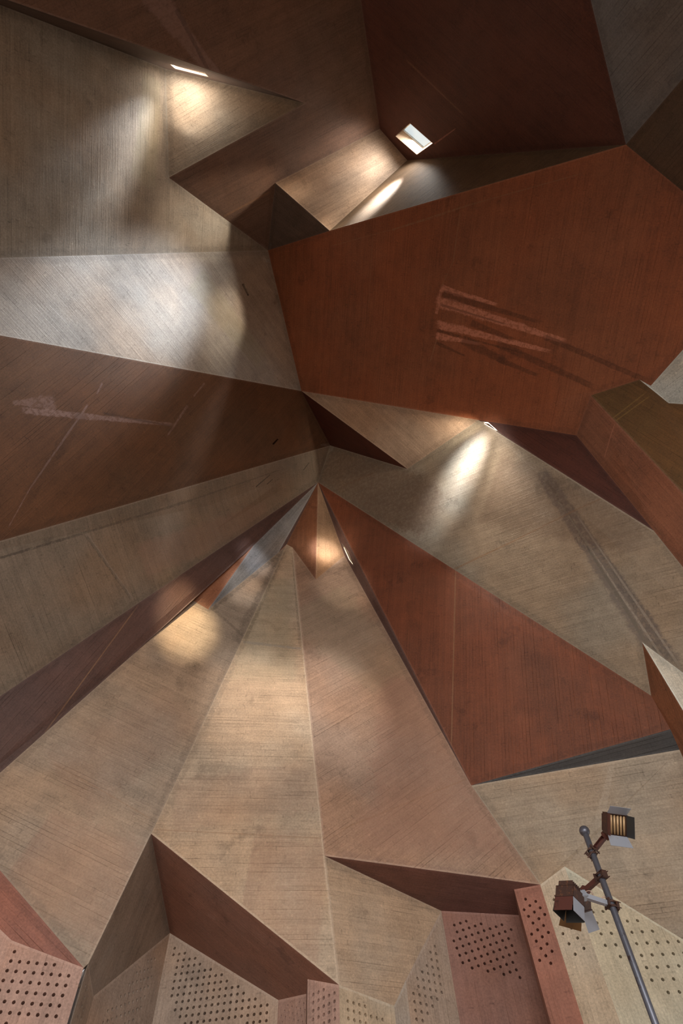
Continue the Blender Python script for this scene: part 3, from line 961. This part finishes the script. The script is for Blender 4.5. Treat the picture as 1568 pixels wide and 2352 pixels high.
WMAT = {}
for i, (side, A, B, fin, region, sp) in enumerate(WALL_PANELS):
    A, B = Vector(A), Vector(B)
    if (B - A).to_2d().length < .02:
        continue
    pts = [A, B, Vector((B.x, B.y, 0)), Vector((A.x, A.y, 0))]
    fr = Frame(pts, (0, 0, 1))
    blind = []
    if region:
        poly = [Vector(((Vector(p) - A).dot((B - A).to_2d().to_3d().normalized()), p[2])) for p in region]
        ux = (B - A).to_2d().to_3d().normalized()
        s, ang = sp
        ca, sa = math.cos(math.radians(ang)), math.sin(math.radians(ang))
        wid = (B - A).to_2d().length

        def inp(q):
            c = False
            for a_ in range(len(poly)):
                a, b = poly[a_], poly[(a_ + 1) % len(poly)]
                if (a[1] > q[1]) != (b[1] > q[1]) and q[0] < (b[0] - a[0]) * (q[1] - a[1]) / (b[1] - a[1]) + a[0]:
                    c = not c
            return c
        cx = sum(p[0] for p in poly) / len(poly)
        cz = sum(p[1] for p in poly) / len(poly)
        for a_ in range(-22, 23):
            for b_ in range(-22, 23):
                x = cx + s * (a_ * ca - b_ * sa)
                z = cz + s * (a_ * sa + b_ * ca)
                if not inp((x, z)) or x < .07 or x > wid - .07:
                    continue
                top = A.z + (B.z - A.z) * x / wid
                if z > top - .1:
                    continue
                ctr = Vector((A.x, A.y, 0)) + ux * x + Vector((0, 0, z))
                r = .028
                blind.append(([ctr + ux * r * math.cos(t_ * math.pi / 5) + Vector((0, 0, r * math.sin(t_ * math.pi / 5))) for t_ in range(10)], .13))
    top_a, top_b = fr.uv(A), fr.uv(B)
    mk = [(top_a, top_b, .04, .04, 'worn', .5, .9)]
    mat = concrete('concrete_' + fin, FINISH[fin], (), mk, board=.1, seed=40. + i, groove=.35)
    o = slab('perforated_panel' if blind else 'wall_panel', pts, fr, mat, walls[side], back=wall_back, blind=blind)

# outer parts of the hall, out of the picture: they close the room under the ceiling's rim
RIM_LEFT = ['w0', 'd_ll', 'c_l', 'b_l', 'g2_l', 'g_l', 's_l', 's_u', 'f_tl']
RIM_BACK = ['f_tl', 'f_tr', 'bb_t', 'cc_tr']
RIM_RIGHT = ['cc_tr', 'dd_r', 'dd_b', 'x_r', 'y_r', 'z_r', 'q_r', 'q_b', 'ii_r']


def skirt(wname, rim, low):
    w = walls.get(wname) or tag(empty('wall_' + wname), kind='structure')
    walls[wname] = w
    for a, b in zip(rim, rim[1:]):
        A, B = CORNERS[a], CORNERS[b]

        def foot(p):
            q = Vector((p.x, p.y - 4, 0)).normalized()
            return Vector((p.x + q.x * 2.5, p.y + q.y * 2.5, min(low, p.z - .5)))
        pts = [A, B, foot(B), foot(A)]
        fr = Frame(pts, (B - A))
        slab('wall_panel', pts, fr, SKIRT, w, back=wall_back)


SKIRT = concrete('concrete_outer_wall', FINISH['beige'], seed=90.)
skirt('left', RIM_LEFT, 5.5)
skirt('right', RIM_RIGHT, 5.5)
skirt('back', RIM_BACK, 8.0)

# floor
bm = bmesh.new()
r = [(-16, -16), (16, -16), (16, 17), (-16, 17)]
lo = [bm.verts.new((x, y, -.25)) for x, y in r]
hi = [bm.verts.new((x, y, 0)) for x, y in r]
bm.faces.new(hi); bm.faces.new(lo[::-1])
for i in range(4):
    bm.faces.new((lo[i], lo[(i + 1) % 4], hi[(i + 1) % 4], hi[i]))
lay = bm.loops.layers.uv.new('boards')
for f in bm.faces:
    for l in f.loops:
        l[lay].uv = l.vert.co.xy
fl = mesh_object('floor', bm, concrete('brick_floor', (.36, .27, .21), board=.25, seed=3.))
tag(fl, kind='structure')

# ------------------------------------------------------------------ the spotlight pole
def frame_from(zdir, xhint):
    z = Vector(zdir).normalized()
    x = Vector(xhint)
    x = (x - z * x.dot(z)).normalized()
    return Matrix((x, z.cross(x), z)).transposed()


def lathe(bm, prof, seg=24, mat=Matrix.Identity(4)):
    rings = []
    for r_, z_ in prof:
        rings.append([bm.verts.new(mat @ Vector((r_ * math.cos(2 * math.pi * k / seg), r_ * math.sin(2 * math.pi * k / seg), z_))) for k in range(seg)])
    for a, b in zip(rings, rings[1:]):
        for k in range(seg):
            bm.faces.new((a[k], a[(k + 1) % seg], b[(k + 1) % seg], b[k]))
    bm.faces.new(rings[0][::-1])
    bm.faces.new(rings[-1])


def box(bm, lo, hi, mat=Matrix.Identity(4), bevel=0):
    co = [(x, y, z) for z in (lo[2], hi[2]) for y in (lo[1], hi[1]) for x in (lo[0], hi[0])]
    v = [bm.verts.new(mat @ Vector(c)) for c in co]
    fs = [bm.faces.new([v[i] for i in q]) for q in ((0, 1, 3, 2), (4, 6, 7, 5), (0, 4, 5, 1), (2, 3, 7, 6), (0, 2, 6, 4), (1, 5, 7, 3))]
    if bevel:
        es = list({e for f in fs for e in f.edges})
        bmesh.ops.bevel(bm, geom=es, offset=bevel, segments=2, affect='EDGES')
    return v


def tube(bm, pts, r_, seg=8):
    rings = []
    for i, p in enumerate(pts):
        d = (pts[min(i + 1, len(pts) - 1)] - pts[max(i - 1, 0)]).normalized()
        x = d.orthogonal().normalized()
        y = d.cross(x)
        rings.append([bm.verts.new(p + x * r_ * math.cos(2 * math.pi * k / seg) + y * r_ * math.sin(2 * math.pi * k / seg)) for k in range(seg)])
    for a, b in zip(rings, rings[1:]):
        o_ = min(range(seg), key=lambda s_: sum((a[k].co - b[(k + s_) % seg].co).length for k in range(seg)))
        for k in range(seg):
            bm.faces.new((a[k], a[(k + 1) % seg], b[(k + 1 + o_) % seg], b[(k + o_) % seg]))
    bm.faces.new(rings[0][::-1])
    bm.faces.new(rings[-1])


STEEL = metal('painted_steel_pole', (.13, .135, .165), .38, .55, (.07, .05, .05), .56, 9)
RUSTY = metal('rusty_steel', (.085, .045, .035), .55, .4, (.20, .085, .045), .54, 22)
MAROON = metal('maroon_sheet_steel', (.13, .045, .035), .5, .3, (.07, .03, .025), .55, 16)
PALE = metal('grey_sheet_steel', (.42, .45, .52), .42, .35, (.30, .27, .25), .6, 12)
DARK = metal('dark_sheet_steel', (.045, .045, .045), .5, .3, (.08, .05, .04), .6, 12)
BRASS = metal('tan_louvre_tube', (.55, .36, .19), .45, .2, (.40, .24, .13), .55, 18)
OCHRE = metal('ochre_sheet_steel', (.20, .10, .035), .5, .3, (.12, .06, .03), .55, 14)
CABLE = metal('pale_cable_rubber', (.55, .36, .28), .6, 0, None, .7)

pole_axis = (POLE_TOP - POLE_FOOT).normalized()
pole_len = (POLE_TOP - POLE_FOOT).length
PM = frame_from(pole_axis, (1, 0, 0)).to_4x4()
pole = empty('lamp_pole', POLE_FOOT)
tag(pole, 'tall slim blue-grey steel pole with a round ball on top, carrying the spotlights', 'pole')
bm = bmesh.new()
lathe(bm, [(.041, 0), (.041, pole_len - .02), (.036, pole_len)], 28, PM)
mesh_object('shaft', bm, STEEL, pole, True)
bm = bmesh.new()
lathe(bm, [(.002 if abs(a) == 90 else .072 * math.cos(math.radians(a)), pole_len + .04 + .072 * math.sin(math.radians(a))) for a in range(-90, 91, 15)], 28, PM)
tag(mesh_object('ball_finial', bm, STEEL, pole, True), 'round ball cap')
bm = bmesh.new()
lathe(bm, [(.15, 0), (.15, .02), (.06, .03), (.055, .09), (.042, .10)], 28)
mesh_object('base_plate', bm, RUSTY, pole)


def on_pole(t):
    return POLE_TOP - pole_axis * t


def make_spotlight(name, label, clamp_t, joint, centre, aim, top_hint, arm_mat, flaps, size=(.27, .27, .15), bars=True, cable=False):
    """A louvred floodlight on a channel arm: clamp on the pole, arm, yoke, housing with cooling
    fins, louvre tubes in its mouth and four barn-door flaps."""
    c = on_pole(clamp_t)
    root = empty(name, c)
    tag(root, label, 'spotlight')
    inv = -c
    # clamp: two collars with bolts
    bm = bmesh.new()
    ca = Matrix.Translation(Vector()) @ PM
    for dz in (-.028, .028):
        lathe(bm, [(.044, dz - .012), (.056, dz - .012), (.056, dz + .012), (.044, dz + .012)], 20, ca)
    j = joint - c
    side = j.normalized()
    AM = frame_from(side, pole_axis).to_4x4()
    box(bm, (-.05, -.045, -.085), (.05, .045, -.045), AM, .004)
    for sx in (-1, 1):
        for sy in (-1, 1):
            lathe(bm, [(.006, -.10), (.006, .075)], 8, AM @ Matrix.Translation((sx * .034, sy * .052, 0)))
    box(bm, (-.05, -.07, -.02), (.05, .07, .0), AM @ Matrix.Translation((0, 0, .066)), .003)
    clamp = mesh_object('clamp', bm, RUSTY, root)
    # arm: a U channel from the clamp to the joint
    ln = j.length
    bm = bmesh.new()
    box(bm, (-.030, -.026, .05), (.030, -.020, ln), AM)
    box(bm, (-.030, -.020, .05), (-.024, .026, ln), AM)
    box(bm, (.024, -.020, .05), (.030, .026, ln), AM)
    for zz in (.09, ln - .03):
        lathe(bm, [(.007, -.035), (.007, .035)], 8, AM @ Matrix.Translation((0, 0, zz)) @ Matrix.Rotation(math.pi / 2, 4, 'Y'))
    mesh_object('arm', bm, arm_mat, root)
    # joint box between arm and housing
    H = frame_from(aim, top_hint).to_4x4()
    HM = Matrix.Translation(centre - c) @ H
    w, h, d = size
    bm = bmesh.new()
    box(bm, (-.05, -.045, -.045), (.05, .045, .045), Matrix.Translation(j) @ frame_from((centre - joint), top_hint).to_4x4(), .005)
    tube(bm, [j, j + (HM @ Vector((0, 0, -d * .5)) - j) * .95], .022, 8)
    mesh_object('joint_box', bm, arm_mat, root)
    # housing: an open box (mouth towards +z), x is the 'top' direction
    bm = bmesh.new()
    t_ = .006
    z0, z1 = -d / 2, d / 2
    box(bm, (-w / 2, -h / 2, z0), (w / 2, h / 2, z0 + t_), HM)
    box(bm, (-w / 2, -h / 2, z0), (-w / 2 + t_, h / 2, z1), HM)
    box(bm, (w / 2 - t_, -h / 2, z0), (w / 2, h / 2, z1), HM)
    box(bm, (-w / 2, -h / 2, z0), (w / 2, -h / 2 + t_, z1), HM)
    box(bm, (-w / 2, h / 2 - t_, z0), (w / 2, h / 2, z1), HM)
    # lip round the mouth
    for a_ in (-1, 1):
        box(bm, (a_ * w / 2 - .008, -h / 2 - .012, z1 - .015), (a_ * w / 2 + .008, h / 2 + .012, z1), HM)
        box(bm, (-w / 2 - .008, a_ * h / 2 - .008, z1 - .015), (w / 2 + .008, a_ * h / 2 + .008, z1), HM)
    hs = mesh_object('housing', bm, RUSTY, root)
    bm = bmesh.new()
    for k in range(7):
        y = -h * .42 + k * h * .14
        box(bm, (-w * .40, y - .004, z0 - .065), (w * .40, y + .004, z0), HM)
    mesh_object('cooling_fins', bm, RUSTY, hs)
    nb = 6
    for k in range(nb):
        y = -h / 2 + h * (k + .5) / nb
        bm = bmesh.new()
        lathe(bm, [(h / nb * .36, -w / 2 + .012), (h / nb * .36, w / 2 - .012)], 12,
              HM @ Matrix.Translation((0, y, z1 - .035)) @ Matrix.Rotation(math.pi / 2, 4, 'Y'))
        mesh_object('louvre_tube', bm, BRASS if bars else RUSTY, hs, True)
    # barn doors: trapezoid sheets hinged on the lip; (side, opening angle, length, flare, finish)
    for sd, ang, length, flare, mt in flaps:
        a = math.radians(ang)
        if sd in ('top', 'bottom'):
            s = 1 if sd == 'top' else -1
            hinge = Matrix.Translation((s * w / 2, 0, z1))
            R_ = Matrix.Rotation(s * a, 4, 'Y')
            half = h / 2
            loc = lambda p, q: (0, p, q)
            nrm = (.004, 0, 0)
        else:
            s = 1 if sd == 'left' else -1
            hinge = Matrix.Translation((0, s * h / 2, z1))
            R_ = Matrix.Rotation(-s * a, 4, 'X')
            half = w / 2
            loc = lambda p, q: (p, 0, q)
            nrm = (0, .004, 0)
        bm = bmesh.new()
        M = HM @ hinge @ R_
        q4 = [loc(-half, .002), loc(half, .002), loc(half + flare, length), loc(-half - flare, length)]
        f0 = [bm.verts.new(M @ Vector(p)) for p in q4]
        f1 = [bm.verts.new(M @ (Vector(p) + Vector(nrm))) for p in q4]
        bm.faces.new(f0); bm.faces.new(f1[::-1])
        for i in range(4):
            bm.faces.new((f0[i], f0[(i + 1) % 4], f1[(i + 1) % 4], f1[i]))
        mesh_object('barn_door', bm, mt, root)
    if cable:
        bm = bmesh.new()
        pts = []
        for k in range(25):
            f_ = k / 24
            p = j.lerp(Vector(), f_) + Vector((0, 0, .0)) + AM.to_3x3() @ Vector((.045 + .03 * math.sin(f_ * 9), .04 * math.sin(f_ * 14 + 1), 0))
            pts.append(p)
        tube(bm, pts, .006, 6)
        tag(mesh_object('cable', bm, CABLE, root, True), 'thin pale cable')
    return root


make_spotlight('spotlight', 'upper spotlight on the pole, with tan louvre tubes and four open flaps', 0.268, Vector((3.368,8.270,6.723)), Vector((3.486,8.134,6.779)), Vector((0.059,-0.556,-0.505)), Vector((0.209,-0.864,0.480)), MAROON, [('top', 42, .15, .012, PALE), ('bottom', 42, .17, .02, PALE), ('left', 8, .12, .0, MAROON), ('right', 14, .15, .0, DARK)])
make_spotlight('spotlight', 'lower spotlight nearest the viewer, a boxy rusty head with dark flaps pointing down', 0.962, Vector((2.770,8.353,5.987)), Vector((2.589,8.306,5.968)), Vector((-0.257,0.080,-0.653)), Vector((0.764,-0.532,0.296)), PALE, [('top', 4, .17, .0, PALE), ('bottom', 8, .17, .0, DARK), ('left', 4, .17, .0, MAROON), ('right', 6, .18, .0, DARK)], size=(.25, .25, .14), bars=True, cable=True)
make_spotlight('spotlight', 'spotlight half hidden behind the lower one, with ochre and pale flaps hanging below', 0.6, Vector((2.969,8.792,6.278)), Vector((2.807,8.814,6.140)), Vector((-0.097,0.515,-0.598)), Vector((0.601,-0.554,-0.242)), MAROON, [('top', 22, .22, .02, PALE), ('bottom', 14, .17, .01, DARK), ('left', 26, .21, .02, OCHRE), ('right', 10, .17, .01, DARK)], bars=True)
